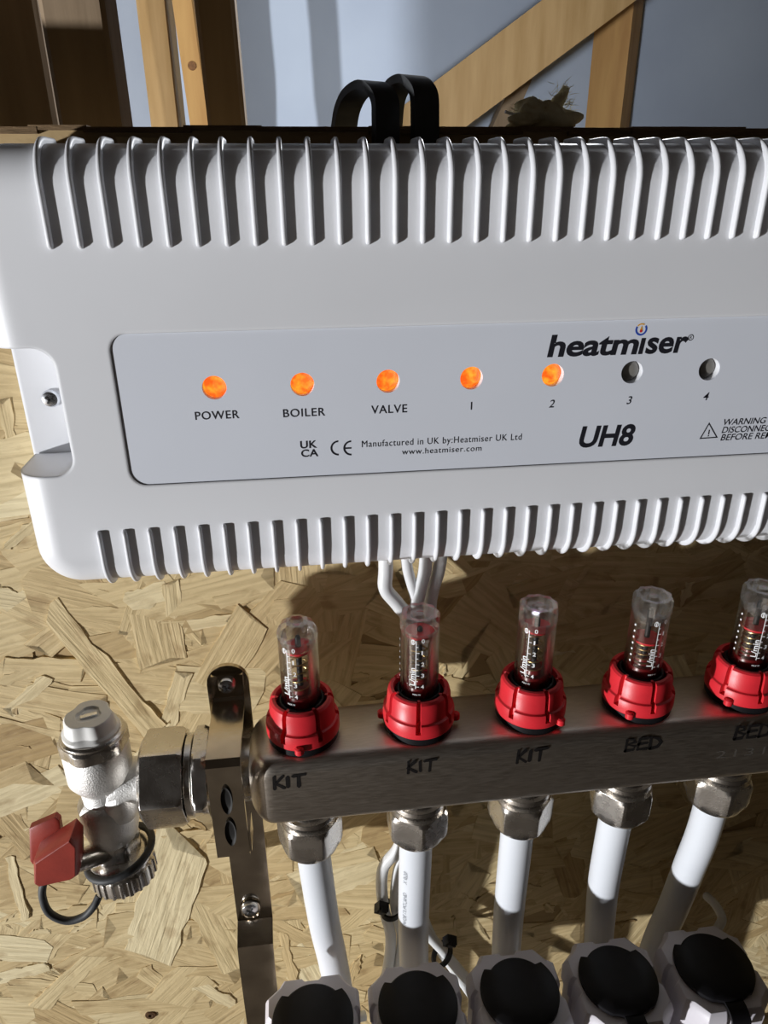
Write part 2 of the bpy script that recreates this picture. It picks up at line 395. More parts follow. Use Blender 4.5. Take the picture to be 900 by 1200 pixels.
DS = 1.46     # membrane distance
m = MB(); nx, nz = 60, 24; x0, x1, z0, z1 = -2.2, 3.0, .4, 2.7
rr = random.Random(5)
m.add([(x0+(x1-x0)*i/nx, DS-W+.004*math.sin(i*.9+j*.4)*rr.uniform(.2, 1)+.004*rr.uniform(-1, 1), z0+(z1-z0)*j/nz) for j in range(nz+1) for i in range(nx+1)],
      [(j*(nx+1)+i, j*(nx+1)+i+1, (j+1)*(nx+1)+i+1, (j+1)*(nx+1)+i) for j in range(nz) for i in range(nx)])
tag(m.build('wall_far', 'membrane', None, True, 90), 'pale blue grey roofing membrane sheet behind the timbers', kind='structure')
def post(name, px0, px1, d, depth, mat, label, zlo=None, zhi=2.6, py=70, lean=0.0):
    a, b = at(px0, py, d), at(px1, py, d); zlo = 0 if zlo is None else zlo
    m = MB(); w_ = b.x-a.x; cx = (a.x+b.x)/2; zm = a.z; rg = random.Random(int(px0))
    rings = []
    for i in range(9):
        z = zlo+(zhi-zlo)*i/8; j = rg.uniform(-.0012, .0012); sx = (z-zm)*lean; q = .002
        rings.append([(cx-w_/2+j+sx+q, d-W, z), (cx+w_/2+j+sx-q, d-W, z), (cx+w_/2+j+sx, d-W+q, z), (cx+w_/2+j+sx, d-W+depth, z), (cx-w_/2+j+sx, d-W+depth, z), (cx-w_/2+j+sx, d-W+q, z)])
    m.loops(rings)
    return tag(m.build(name, mat, None, True, 30, origin=(cx-zm*lean+zlo*lean, d-W+depth/2, zlo)), label, 'timber', 'roof timbers behind the board')
post('timber_post', -40, 52, .43, .05, 'timber_dark', 'dark brown timber post at the far left edge behind the board', zlo=0)  # darker brown than the studs
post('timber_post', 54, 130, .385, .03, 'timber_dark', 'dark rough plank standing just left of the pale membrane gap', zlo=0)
post('timber_stud', 167, 201, 1.30, .095, 'timber_tan', 'pale tan planed stud left of the slim knotty batten', zlo=0)
bt = post('timber_batten', 212, 236, 1.24, .02, 'timber_orange', 'slim orange batten with a round knot, leaning beside the tan stud', zlo=0, lean=-.045)
c = at(225, 77, 1.239); m = MB(); m.lathe(c+Vector((0, .0008, 0)), (0, -1, 0), [(.0060, 0), (.0056, .0012), (.002, .0014)], 20); m.build('knot', 'timber_knot', bt)
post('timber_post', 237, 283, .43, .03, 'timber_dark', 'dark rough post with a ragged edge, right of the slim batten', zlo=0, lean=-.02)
m = MB(); c = at(720, 70, 1.405); q = Matrix.Rotation(math.radians(-38), 3, 'Z'); m.box((c.x, c.y, 1.3), (.062, .062, 2.6), q)
tag(m.build('timber_stud', 'timber_orange', None, False, origin=(c.x, c.y, 0)), 'orange upright stud to the right of the diagonal brace', 'timber', 'roof timbers behind the board')
def beam(name, pa, pb, da, db, wd, th, mat, label):
    """timber from pixel pa to pixel pb, wd = height across, th = thickness in depth"""
    A, B = at(*pa, da), at(*pb, db); t = (B-A).normalized(); y = Vector((0, 1, 0)); y = (y-t*y.dot(t)).normalized(); n = t.cross(y)
    m = MB(); rings = []
    for p in (A, A.lerp(B, .33), A.lerp(B, .66), B):
        rings.append([p+n*(sx*wd/2)+y*(sy*th/2+th/2) for sx, sy in ((-1, -1), (1, -1), (1, 1), (-1, 1))])
    m.loops(rings); return tag(m.build(name, mat, None, False, origin=A), label, 'timber', 'roof timbers behind the board')
beam('timber_brace', (372, 240), (1010, -240), 1.27, 1.27, .080, .045, 'timber_tan', 'broad diagonal brace rising to the right behind the black straps')
beam('timber_strut', (531, 280), (640, 30), 1.385, 1.385, .030, .03, 'timber_dark', 'thin leaning strut under the diagonal brace')

# ------------------------------------------------------------------ heating controller
D = .268                                   # front face of the controller
CX0, CX1, CZ0, CZ1, DB, DF = -.1075, .372, -.1483, .0145, .31, .2965
ctrl = empty('heating_controller', wp(.13, DB, CZ0), 'long white plastic heating wiring centre with orange indicator lights, screwed to the board', 'controller')
R_ = .0125; rings = []; base = None
for t in range(0, 11):
    a = t/10*PI/2; ins = R_*(1-math.cos(a)); y = D+R_*(1-math.sin(a))
    rings.append([wp(x, y, z) for x, z in rrect(CX0+ins, CX1-ins, CZ0+ins, CZ1-ins, .0175-ins, 10)])
rings.insert(0, [wp(x, DF, z) for x, z in rrect(CX0, CX1, CZ0, CZ1, .0175, 10)])
m = MB(); m.loops(rings); cover = m.build('cover', 'white_plastic', ctrl)
def cutter(mb): return mb.build('cut', None, None, False)
PXL, PXR, PZT, PZB = at(128, 410, D).x-.0005, .3265, -.1723*D, -.3872*D
PXL = -.2405*D
nx1 = at(74, 480, D).x; NZ0, NZ1 = -.0985, at(45, 408, D).z-CAM_Z
LEDX, LEDP, LEDZ = -.1105*D, .1210*D, -.2490*D
cuts = [cutter(prism(rrect(-.16, nx1, NZ0, NZ1, .0075, 8), .2, DF-.0003 if False else .2972)),
        cutter(prism(rrect(PXL, PXR, PZB, PZT, .0062, 8), .2, D+.0009))]
boolean(cover, cuts)
holes = []
for i in range(11):
    c = wp(LEDX+LEDP*i, D, LEDZ); mm = MB(); mm.lathe(c+Vector((0, -.02, 0)), (0, 1, 0), [(.00445, 0), (.00445, .0262)], 40); holes.append(cutter(mm))
boolean(cover, holes)
# label plate in the recess
g = .00012; m = prism(rrect(PXL+g, PXR-g, PZB+g, PZT-g, .0061, 8), D+.00045, D+.0009)
label = m.build('label_panel', 'label_plastic', ctrl); holes = []
for i in range(11):
    c = wp(LEDX+LEDP*i, D, LEDZ); mm = MB(); mm.lathe(c+Vector((0, -.02, 0)), (0, 1, 0), [(.00445, 0), (.00445, .03)], 40); holes.append(cutter(mm))
boolean(label, holes); tag(label, 'pale printed label panel set into the cover')
# back plate with the fixing screw in the notch
m = prism(rrect(CX0-.0008, CX1, CZ0+.002, CZ1-.002, .016, 8), DF+.0008, DB-.0003); bp_ = m.build('back_plate', 'white_plastic', ctrl)
c = at(59.5, 467, DF); c.y = DF+.0008-W
m = MB(); m.lathe(c, (0, -1, 0), [(.0034, 0), (.0036, .0008), (.0030, .0020), (.0012, .0025)], 24); sc_ = m.build('fixing_screw', 'zinc', bp_)
m = MB()
for a in (.5, .5+PI/2): m.box(c+Vector((0, -.00255, 0)), (.0036, .0006, .0008), Matrix.Rotation(a, 3, 'Y'))
m.build('screw_recess', 'dark_slot', bp_, False)
# indicator lights
names = ['power', 'boiler', 'valve', 'one', 'two']
for i in range(11):
    c = wp(LEDX+LEDP*i, D+.0060, LEDZ); m = MB()
    m.lathe(c, (0, -1, 0), [(.0044, 0), (.0044, .0018), (.0040, .0026), (.0030, .0032), (.0015, .0035)], 32)
    o = m.build('indicator_light', 'led_lit' if i < 5 else 'led_off', ctrl, origin=c); tag(o, 'lit orange indicator lamp' if i < 5 else 'unlit dark indicator lamp')
# cooling fins: one mesh, linked many times
def fin_mesh(top, name):
    Rr = R_; path = []
    if top:
        z0 = -.0624*D
        for i in range(9): path.append((D, z0+(CZ1-Rr-z0)*i/8, (-1, 0)))
        for i in range(1, 11): a = i/10*PI/2; path.append((D+Rr-Rr*math.cos(a), CZ1-Rr+Rr*math.sin(a), (-math.cos(a), math.sin(a))))
        path.append((DF-.004, CZ1, (0, 1))); w_, h = .00185, .0021
    else:
        z0 = -.4589*D
        for i in range(7): path.append((D, z0+(CZ0+Rr-z0)*i/6, (-1, 0)))
        for i in range(1, 11): a = i/10*PI/2; path.append((D+Rr-Rr*math.cos(a), CZ0+Rr-Rr*math.sin(a), (-math.cos(a), -math.sin(a))))
        path.append((DF-.004, CZ0, (0, -1))); w_, h = .0017, .0020
    rings = []; sec = [(-.5, -.2), (-.5, .45), (-.42, .8), (-.22, 1), (.22, 1), (.42, .8), (.5, .45), (.5, -.2)]
    def ring(d, z, nn, k, kw):
        return [(sx*w_*kw, d-W+nn[0]*h*(sh*k if sh > 0 else sh), CAM_Z+z+nn[1]*h*(sh*k if sh > 0 else sh)) for sx, sh in sec]
    sg = 1 if top else -1
    d, z, nn = path[0]
    rings.append(ring(d, z-sg*.0010, nn, .25, .45)); rings.append(ring(d, z-sg*.0006, nn, .75, .8))
    for d, z, nn in path: rings.append(ring(d, z, nn, 1, 1))
    mm = MB(); mm.loops(rings); me = bpy.data.meshes.new(name); off = parent_world(cover)
    me.from_pydata([tuple(q-Vector((0, off.y, off.z))) for q in mm.v], [], mm.f); fix(me, True, 50); me.materials.append(MATS['fin_plastic']); return me
off = parent_world(cover)
ft, fb = fin_mesh(True, 'fin'), fin_mesh(False, 'fin')
PT = .0361*D
for me, xs, n in ((ft, -.2913*D, 46), (fb, -.2972*D, 46)):
    for i in range(n):
        x = xs+PT*i
        if x > CX1-.02: break
        o = link_mesh('fin', me, None, cover); o.location = (x-off.x, 0, 0)

# lettering on the label, in label-plane metres
TD = D+.00045-.00008
def panel_text(s, p_left, p_right, cap_px, name='lettering', **kw):
    """baseline runs between two photo pixels; cap_px = height in photo pixels"""
    A, B = at(*p_left, TD), at(*p_right, TD); H = (at(p_left[0], p_left[1]-cap_px, TD)-A).length; z = (A.z+B.z)/2; wd = B.x-A.x; mb = MB()
    if len(s) == 1:
        v, f, w_, h_ = text2d(s, **kw); wd = w_*H/h_
    text_on(s, mb, lambda x, y: Vector((A.x+x, A.y, z+y)), wd, H, **kw)
    return mb.build(name, 'ink', label, False)
m = MB()
panel_text('POWER', (229, 492), (280.5, 490), 9.4, bold=.008, spacing=1.1); panel_text('BOILER', (332, 489), (381, 487), 9.4, bold=.008, spacing=1.1); panel_text('VALVE', (435, 485), (477, 483), 9.4, bold=.008, spacing=1.1)
for s, x, y in (('1', 551.5, 480), ('2', 643, 477.5), ('3', 734, 473.5), ('4', 823.5, 469)):
    panel_text(s, (x, y), (x+(4 if s == '1' else 7.6), y), 9.0, bold=.006, shear=.2 if s != '1' else 0)
panel_text('heatm', (641, 417), (747, 415), 25, shear=.12, bold=.028, spacing=.98)
panel_text('\u0131', (747.5, 414), (751.5, 414), 17.5, shear=.12, bold=.028)
panel_text('ser', (755.5, 414), (805, 412), 17.8, shear=.12, bold=.028)
c0 = at(809.5, 395.5, TD)
def ring2(mb, c, r0, r1, a0, a1, n=28):
    vs = []
    for i in range(n+1):
        a = math.radians(a0+(a1-a0)*i/n)
        for r in (r0, r1): vs.append(c+Vector((r*math.cos(a), 0, r*math.sin(a))))
    mb.add(vs, [(2*i, 2*i+1, 2*i+3, 2*i+2) for i in range(n)])
m = MB(); ring2(m, c0, .00095, .00122, 0, 360)
text_on('R', m, lambda x, y: c0+Vector((x-.0004, 0, y-.0006)), .0009, .0012)
panel_text('UH8', (678, 523.5), (742, 521), 24, shear=.16, bold=.03)
m.build('registered_mark', 'ink', label, False)
c0 = at(751.5, 386, TD); m = MB(); ring2(m, c0, .0017, .0024, 150, 400); m.build('logo_swirl', 'ink_blue', label, False)
m = MB(); ring2(m, c0, .0018, .0023, 60, 140); m.add([c0+Vector((math.sin(t)*.0006*(1-u), -.00002, -.0002+u*.0016)) for u, t in ((0, -1.5), (0, 1.5), (.5, 1.2), (1, 0), (.5, -1.2))], [(0, 1, 2, 3, 4)]); m.build('logo_flame', 'ink_orange', label, False)
m = MB(); m.lathe(c0+Vector((0, -.00001, -.0006)), (0, -1, 0), [(.0006, 0), (.0005, .00004)], 16); m.build('logo_dot', 'ink_red', label, False)
m = MB()
panel_text('UK', (352, 525.5), (371.5, 524.5), 8.5, bold=.02, spacing=1.05); panel_text('CA', (353, 535.5), (373, 534.5), 8.5, bold=.02, spacing=1.05)
for cx, bar in ((395.5, 0), (410.5, 1)):
    m = MB()
    c0 = at(cx+1, 525, TD); ring2(m, c0, .0024, .0031, 90, 270)
    if bar: m.box(c0+Vector((-.0012, 0, 0)), (.0024, .00006, .0006))
    m.build('conformity_mark', 'ink', label, False)
panel_text('Manufactured in UK by:Heatmiser UK Ltd', (424, 523.5), (611, 516), 7.6, spacing=1.12)
panel_text('www.heatmiser.com', (471, 532.5), (564, 528.5), 6.6, spacing=1.12)
A, B, C_ = at(819.5, 514.5, TD), at(841, 513, TD), at(831, 495, TD); cc = (A+B+C_)/3
m = MB(); m.add([A, B, C_, cc+(A-cc)*.80, cc+(B-cc)*.80, cc+(C_-cc)*.80], [(0, 1, 4, 3), (1, 2, 5, 4), (2, 0, 3, 5)])
m.box(cc+Vector((0, 0, .0004)), (.0004, .00006, .0020)); m.box(cc+Vector((0, 0, -.0012)), (.00045, .00006, .0005))
m.build('warning_triangle', 'ink', label, False)
for s, p0, p1 in (('WARNING -', (847.5, 498), (903, 496)), ('DISCONNECT', (845.5, 507), (909, 505)), ('BEFORE REMOVING', (844, 516), (938, 512))):
    panel_text(s, p0, p1, 7.0, shear=.18, bold=.008)

# ------------------------------------------------------------------ flow manifold bar
BF, BB, BT, BBZ = .229, .266, -.213, -.2485
BA, BZ = (BF+BB)/2, (BT+BBZ)/2
def bar(name, x0, x1, df, db, zt, zb, r, label):
    cd, cz = (df+db)/2, (zt+zb)/2; m = MB(); rings = []
    for i in range(9):
        a = i/8*PI/2; k = .60+.40*math.sin(a); x = x0+.010*(1-math.cos(a))
        rr = max(r, min((db-df)/2*k, (zt-zb)/2*k)*(1-.62*math.sin(a)))
        ol = rrect(-(db-df)/2*k, (db-df)/2*k, -(zt-zb)/2*k, (zt-zb)/2*k, min(rr, (zt-zb)/2*k*.98), 6)
        rings.append([wp(x, cd+a_, cz+b_) for a_, b_ in ol])
    ol = rrect(-(db-df)/2, (db-df)/2, -(zt-zb)/2, (zt-zb)/2, r, 6)
    for x in (x0+.012, x1): rings.append([wp(x, cd+a_, cz+b_) for a_, b_ in ol])
    m.loops(rings); return m
mani = empty('manifold_bar', wp(.15, BA, BBZ), 'long brushed stainless manifold bar carrying the red capped flow meters', 'manifold')
bar('', -.0285, .345, BF, BB, BT, BBZ, .0062, '').build('bar', 'stainless', mani)
# marker pen writing on the front
def stroke_text(mb, strokes, p0, wpx, hpx, d=BF-.00012, r=.00072):
    A = at(*p0, d); X = at(p0[0]+wpx, p0[1], d).x-A.x; Z = A.z-at(p0[0], p0[1]+hpx, d).z
    rg = random.Random(int(p0[0]))
    for st in strokes:
        pts = [Vector((A.x+u*X+rg.uniform(-.0002, .0002), A.y, A.z-(1-v)*Z)) for u, v in st]
        w_ = r; rings = []
        for i, p in enumerate(pts):
            t = (pts[min(i+1, len(pts)-1)]-pts[max(i-1, 0)]).normalized(); n = Vector((-t.z, 0, t.x))*w_*rg.uniform(.75, 1.35)
            rings.append([p-n, p+n])
        k = []
        for i in range(len(rings)-1): mb.add(rings[i]+rings[i+1], [(0, 1, 3, 2)])
        for p in pts:
            mb.add([p+Vector((math.cos(a*PI/4)*w_, -.00001, math.sin(a*PI/4)*w_)) for a in range(8)], [tuple(range(8))])
Kc = [[(0, 0), (.02, 1)], [(.27, 1), (.03, .45), (.30, .02)]]; Ic = [[(.44, .08), (.45, .9)]]; Tc = [[(.6, .92), (1, 1)], [(.8, .95), (.78, .02)]]
Bc = [[(0, 0), (.02, 1), (.2, .95), (.24, .7), (.04, .55), (.27, .35), (.22, .05), (0, 0)]]; Ec = [[(.62, 1), (.38, .95), (.36, .5), (.36, .03), (.62, .05)], [(.36, .5), (.58, .55)]]
Dc = [[(.70, 0), (.71, 1), (.92, .85), (1, .5), (.92, .12), (.70, 0)]]
for s, p0, wx, hx in ((Kc+Ic+Tc, (321, 911), 36, 14), (Kc+Ic+Tc, (478, 893), 33, 13), (Kc+Ic+Tc, (607, 880), 34, 14), (Bc+Ec+Dc, (735, 867), 40, 13), (Bc+Ec+Dc, (864, 852), 40, 14)):
    m = MB(); stroke_text(m, s, p0, wx, hx); o = m.build('marker_writing', 'marker_ink', mani, False)
m = MB(); A = at(838, 889, BF-.0001)
text_on('2131', m, lambda x, y: A+Vector((x, 0, y)), .0235, .0042, spacing=1.2, bold=-.002)
m.build('stamped_number', 'etched_steel', mani, False)

# ------------------------------------------------------------------ flow meters
PX0, PP = -.0047, .05
def flow_meter(i, cap_rot, tabs, print_rot, float_h, label, dome):
    x = PX0+PP*i; base = wp(x, BA, BT)
    fm = empty('flow_meter', base, label, 'flow meter', 'flow meters on the manifold')
    m = MB(); m.lathe(base, (0, 0, 1), [(.0150, 0), (.0150, .0035), (.0138, .0042)], 40); m.build('seal_ring', 'black_plastic', fm)
    # segmented locking ring: front = -90 degrees
    slots = [math.radians(-90+cap_rot+60*k) for k in range(6)]
    angs = []
    hw = .045
    for s in slots:
        for e in (-hw-.03, -hw, 0, hw, hw+.03): angs.append(s+e)
        for k in range(1, 9): angs.append(s+hw+.03+(PI/3-2*hw-.06)*k/9)
    angs.sort()
    prof = [(.0112, .0030, 0), (.0152, .0030, 0), (.0156, .0036, 0), (.0156, .0058, 0), (.0156, .0059, 1), (.0155, .0088, 1), (.0152, .0096, 1), (.0143, .0100, 1), (.0139, .0106, 1), (.0136, .0165, 1), (.0131, .0186, 1), (.0122, .0194, 1), (.0110, .0194, 1), (.0107, .0186, 1), (.0106, .0060, 0)]
    rings = []
    for r, h, sl in prof:
        ring = []
        for a in angs:
            dmin = min(abs((a-s+PI) % (2*PI)-PI) for s in slots)
            rr = r-(.0024 if (sl and dmin < hw*1.01 and r > .0115) else 0)
            ring.append(base+Vector((math.cos(a)*rr, math.sin(a)*rr, h)))
        rings.append(ring)
    m = MB(); m.loops(rings, False, False); ring_o = m.build('locking_ring', 'red_plastic', fm, sharp=32); ring_o['label'] = 'red segmented locking ring'
    for t in tabs:
        a = math.radians(-90+t); c = base+Vector((math.cos(a)*.0160, math.sin(a)*.0160, .0046)); m = MB()
        m.lathe(c-Vector((0, 0, .0022)), (0, 0, 1), [(.0012, 0), (.0019, .0005), (.0019, .0030), (.0012, .0036)], 16); m.build('tab', 'red_plastic', ring_o)
    # inner dark collar and red sleeve
    m = MB(); m.lathe(base+Vector((0, 0, .004)), (0, 0, 1), [(.0105, 0), (.0105, .0128), (.0092, .0144), (.0086, .0145), (.0086, .009)], 36); m.build('collar', 'black_plastic', fm)
    m = MB(); m.lathe(base+Vector((0, 0, .010)), (0, 0, 1), [(.0064, 0), (.0064, .0105), (.0060, .0118), (.0040, .0118), (.0034, .0150)], 28); m.build('sleeve', 'dark_red', fm)
    m = MB(); m.lathe(base+Vector((0, 0, .012)), (0, 0, 1), [(.0012, 0), (.0012, .036), (.0008, .037)], 12); m.build('rod', 'black_plastic', fm)
    m = MB(); m.lathe(base+Vector((0, 0, float_h)), (0, 0, 1), [(.0010, 0), (.0060, .0001), (.0061, .0010), (.0010, .0012)], 28); m.build('float_disc', 'red_plastic', fm)
    pts = []
    for k in range(5*12+1): a = k/12*2*PI; pts.append(base+Vector((math.cos(a)*.0042, math.sin(a)*.0042, .022+(float_h-.0225)*k/60)))
    m = MB(); m.tube(pts, .00032, 5, 0); m.build('spring', 'bronze_spring', fm)
    # clear tube
    TR = .0082; H = .0560
    prof = [(TR, .0125), (TR, .017), (TR*.99, .030), (TR*.985, H-.007)]
    inner = [(TR*.82, H-.007), (TR*.82, .0125)]
    m = MB(); m.lathe(base, (0, 0, 1), prof+inner, 40, 0, False, False); tb = m.build('tube', 'clear_tube', fm); tb['label'] = 'clear plastic sight tube'
    # crown
    if dome: pr = [(.0020, H-.013), (TR*.80, H-.0115), (TR*.985, H-.0068), (TR*.97, H-.004), (TR*.86, H-.0016), (TR*.62, H), (.003, H+.0006), (.0022, H-.001)]
    else: pr = [(.0020, H-.013), (TR*.80, H-.0115), (TR*.985, H-.0068), (TR*.99, H-.0015), (TR*.93, H), (TR*.70, H), (TR*.62, H-.0014), (.003, H-.0016), (.0022, H-.0005)]
    n = 20; m = MB(); m.lathe(base, (0, 0, 1), pr, n, 0, True, True, (lambda a, r, h: r*(1+(.05*math.cos(10*a) if r > .004 else 0))-.0002)); m.build('crown', 'clear_crown', fm, sharp=8)
    # printed scale wrapped on the tube
    rr = TR+.00012; a0 = math.radians(-90+print_rot)
    def wrap(u, v): a = a0+u/rr; return base+Vector((math.cos(a)*rr, math.sin(a)*rr, .0238+v))
    m = MB()
    def quad(u0, u1, v0, v1): m.add([wrap(u0, v0), wrap(u1, v0), wrap(u1, v1), wrap(u0, v1)], [(0, 1, 2, 3)])
    quad(-.00016, .00016, 0, .0235)
    for k in range(8): quad(.0001, .0014 if k % 2 == 0 else .0009, .001+k*.0028-.00013, .001+k*.0028+.00013)
    for k, s in enumerate('43210'):
        text_on(s, m, lambda x_, y_, k=k: wrap(.0022+x_, .0002+k*.0056+y_*1.0), .0013 if s != '1' else .0006, .0019, bold=.01)
    text_on('L/min', m, lambda x_, y_: wrap(-.0004-y_, .0015+x_), .0088, .0023, bold=.012)
    ringp = [(-.0013+.0009*math.cos(t*PI/6), .0228+.0013*math.sin(t*PI/6)) for t in range(12)]; ringq = [(-.0013+.0006*math.cos(t*PI/6), .0228+.0010*math.sin(t*PI/6)) for t in range(12)]
    m.add([wrap(*q) for q in ringp]+[wrap(*q) for q in ringq], [(t, (t+1) % 12, 12+(t+1) % 12, 12+t) for t in range(12)]); quad(-.0015, -.0011, .0218, .0238)
    text_on('MAX W', m, lambda x_, y_: wrap(-.0012+x_, -.0034+y_), .0034, .0008)
    o = m.build('printed_scale', 'ink_white', fm, False); o['label'] = 'white printed litre scale'
    m = MB()                                  # small second scale on the far left side
    def wrap2(u, v): a = a0-1.25+u/rr; return base+Vector((math.cos(a)*rr, math.sin(a)*rr, .0238+v))
    for k in range(7): m.add([wrap2(u, .0015+k*.0030+v) for u, v in ((0, 0), (.0007, 0), (.0007, .0009), (0, .0009))], [(0, 1, 2, 3)])
    m.build('printed_marks', 'ink_white', fm, False)
FM = ['flow meter nearest the steel bracket, first red cap in the row', 'second flow meter from the bracket, in front of the white cables', 'third flow meter from the bracket, middle of the red row',
      'fourth flow meter from the bracket, left of the one cut by the frame', 'fifth flow meter from the bracket, cut by the right edge of the photo']
for i, (cr, tb, prr, fh) in enumerate(((-33, (-7,), -33, .043), (-10, (-98, 78), -20, .046), (-49, (37,), -41, .044), (-61, (-36,), 0, .034), (-63, (-50,), -14, .036))):
    flow_meter(i, cr, tb, prr, fh, 'clear tubed '+FM[i] if False else FM[i], i == 0)

# ------------------------------------------------------------------ pipes with union nuts
def hexring(c, r, z, ph=0): return [c+Vector((math.cos(ph+k*PI/3)*r, math.sin(ph+k*PI/3)*r, z)) for k in range(6)]
PT_ = [([(371, 1030, .2505), (379, 1075, .255), (390, 1125, .262), (402, 1190, .270)], 'first white pipe beside the bracket, bending right as it drops', 8),
       ([(483, 1020, .249), (485, 1060, .252), (485, 1110, .257), (486, 1170, .264)], 'second white pipe from the bracket with grey print along it', 28),
       ([(601, 1005, .249), (598, 1050, .252), (594, 1100, .258), (591, 1150, .264)], 'third white pipe from the bracket, dropping behind the middle actuator', 15),
       ([(712, 990, .249), (708, 1030, .252), (703, 1080, .257), (699, 1130, .262)], 'fourth white pipe from the bracket, almost straight', 48),
       ([(824, 975, .249), (808, 1015, .253), (788, 1065, .259), (766, 1115, .266)], 'fifth white pipe at the right, slanting down to the left', 40)]
for i, (pts, lab, rot) in enumerate(PT_):
    x = PX0+PP*i; top = wp(x, BA, BBZ); pipe = empty('heating_pipe', Vector((at(*pts[-1]).x, at(*pts[-1]).y, 0)), lab, 'pipe', 'white pipes under the manifold')
    P = [wp(x, BA, BBZ-.012)]+[wp(x, BA, BBZ-.022)]+[at(*p) for p in (pts if i == 4 else pts[1:])]; e = P[-1]; dr = (P[-1]-P[-2])
    P += [e+Vector((dr.x*.5, dr.y*.2, -.06)), Vector((e.x+dr.x*.5, e.y+dr.y*.2, .8)), Vector((e.x+dr.x*.5, e.y+dr.y*.2, .4)), Vector((e.x+dr.x*.5, e.y+dr.y*.2, .001))]
    pipe.location = (P[-1].x, P[-1].y, 0)
    m = MB(); m.tube(P, .0080, 24, 8); pb = m.build('pipe', 'pipe_plastic', pipe)
    m = MB(); m.lathe(top+Vector((0, 0, .0005)), (0, 0, -1), [(.0118, 0), (.0122, .0022), (.0112, .0034), (.0112, .0058), (.0130, .0066), (.0133, .0088), (.0118, .0100), (.0112, .0150)], 36); m.build('nipple', 'nickel', pipe)
    ph = math.radians(rot); m = MB(); n = 48
    def hexr(a, r, h, ph=ph):
        b = ((a-ph) % (PI/3))-PI/6; flat = .0133/math.cos(b); return min(r, flat)
    m.lathe(top+Vector((0, 0, -.0112)), (0, 0, -1), [(.0112, 0), (.0138, .0005), (.0148, .0022), (.0153, .0038), (.0153, .0130), (.0146, .0155), (.0128, .0180), (.0104, .0185), (.0082, .0185)], 72, 0, False, False, hexr)
    m.build('union_nut', 'nickel', pipe, sharp=22)
    if i == 1:
        m = MB(); Q = spline(P, 8)
        def on_pipe(u, v):        # u along the pipe from the nut, v around it
            z = at(483, 1010, .249).z-u; k = min(range(len(Q)), key=lambda q: abs(Q[q].z-z)); c = Q[k]; a = math.radians(-128)+v/.0082
            return Vector((c.x+math.cos(a)*.0082, c.y+math.sin(a)*.0082, z))
        text_on('X 0620', m, lambda x_, y_: on_pipe(.009-x_, -y_), .009, .0021); text_on('MADE IN POLAND', m, lambda x_, y_: on_pipe(.042-x_, -y_), .026, .0021)
        m.build('printed_text', 'ink_grey', pipe, False)

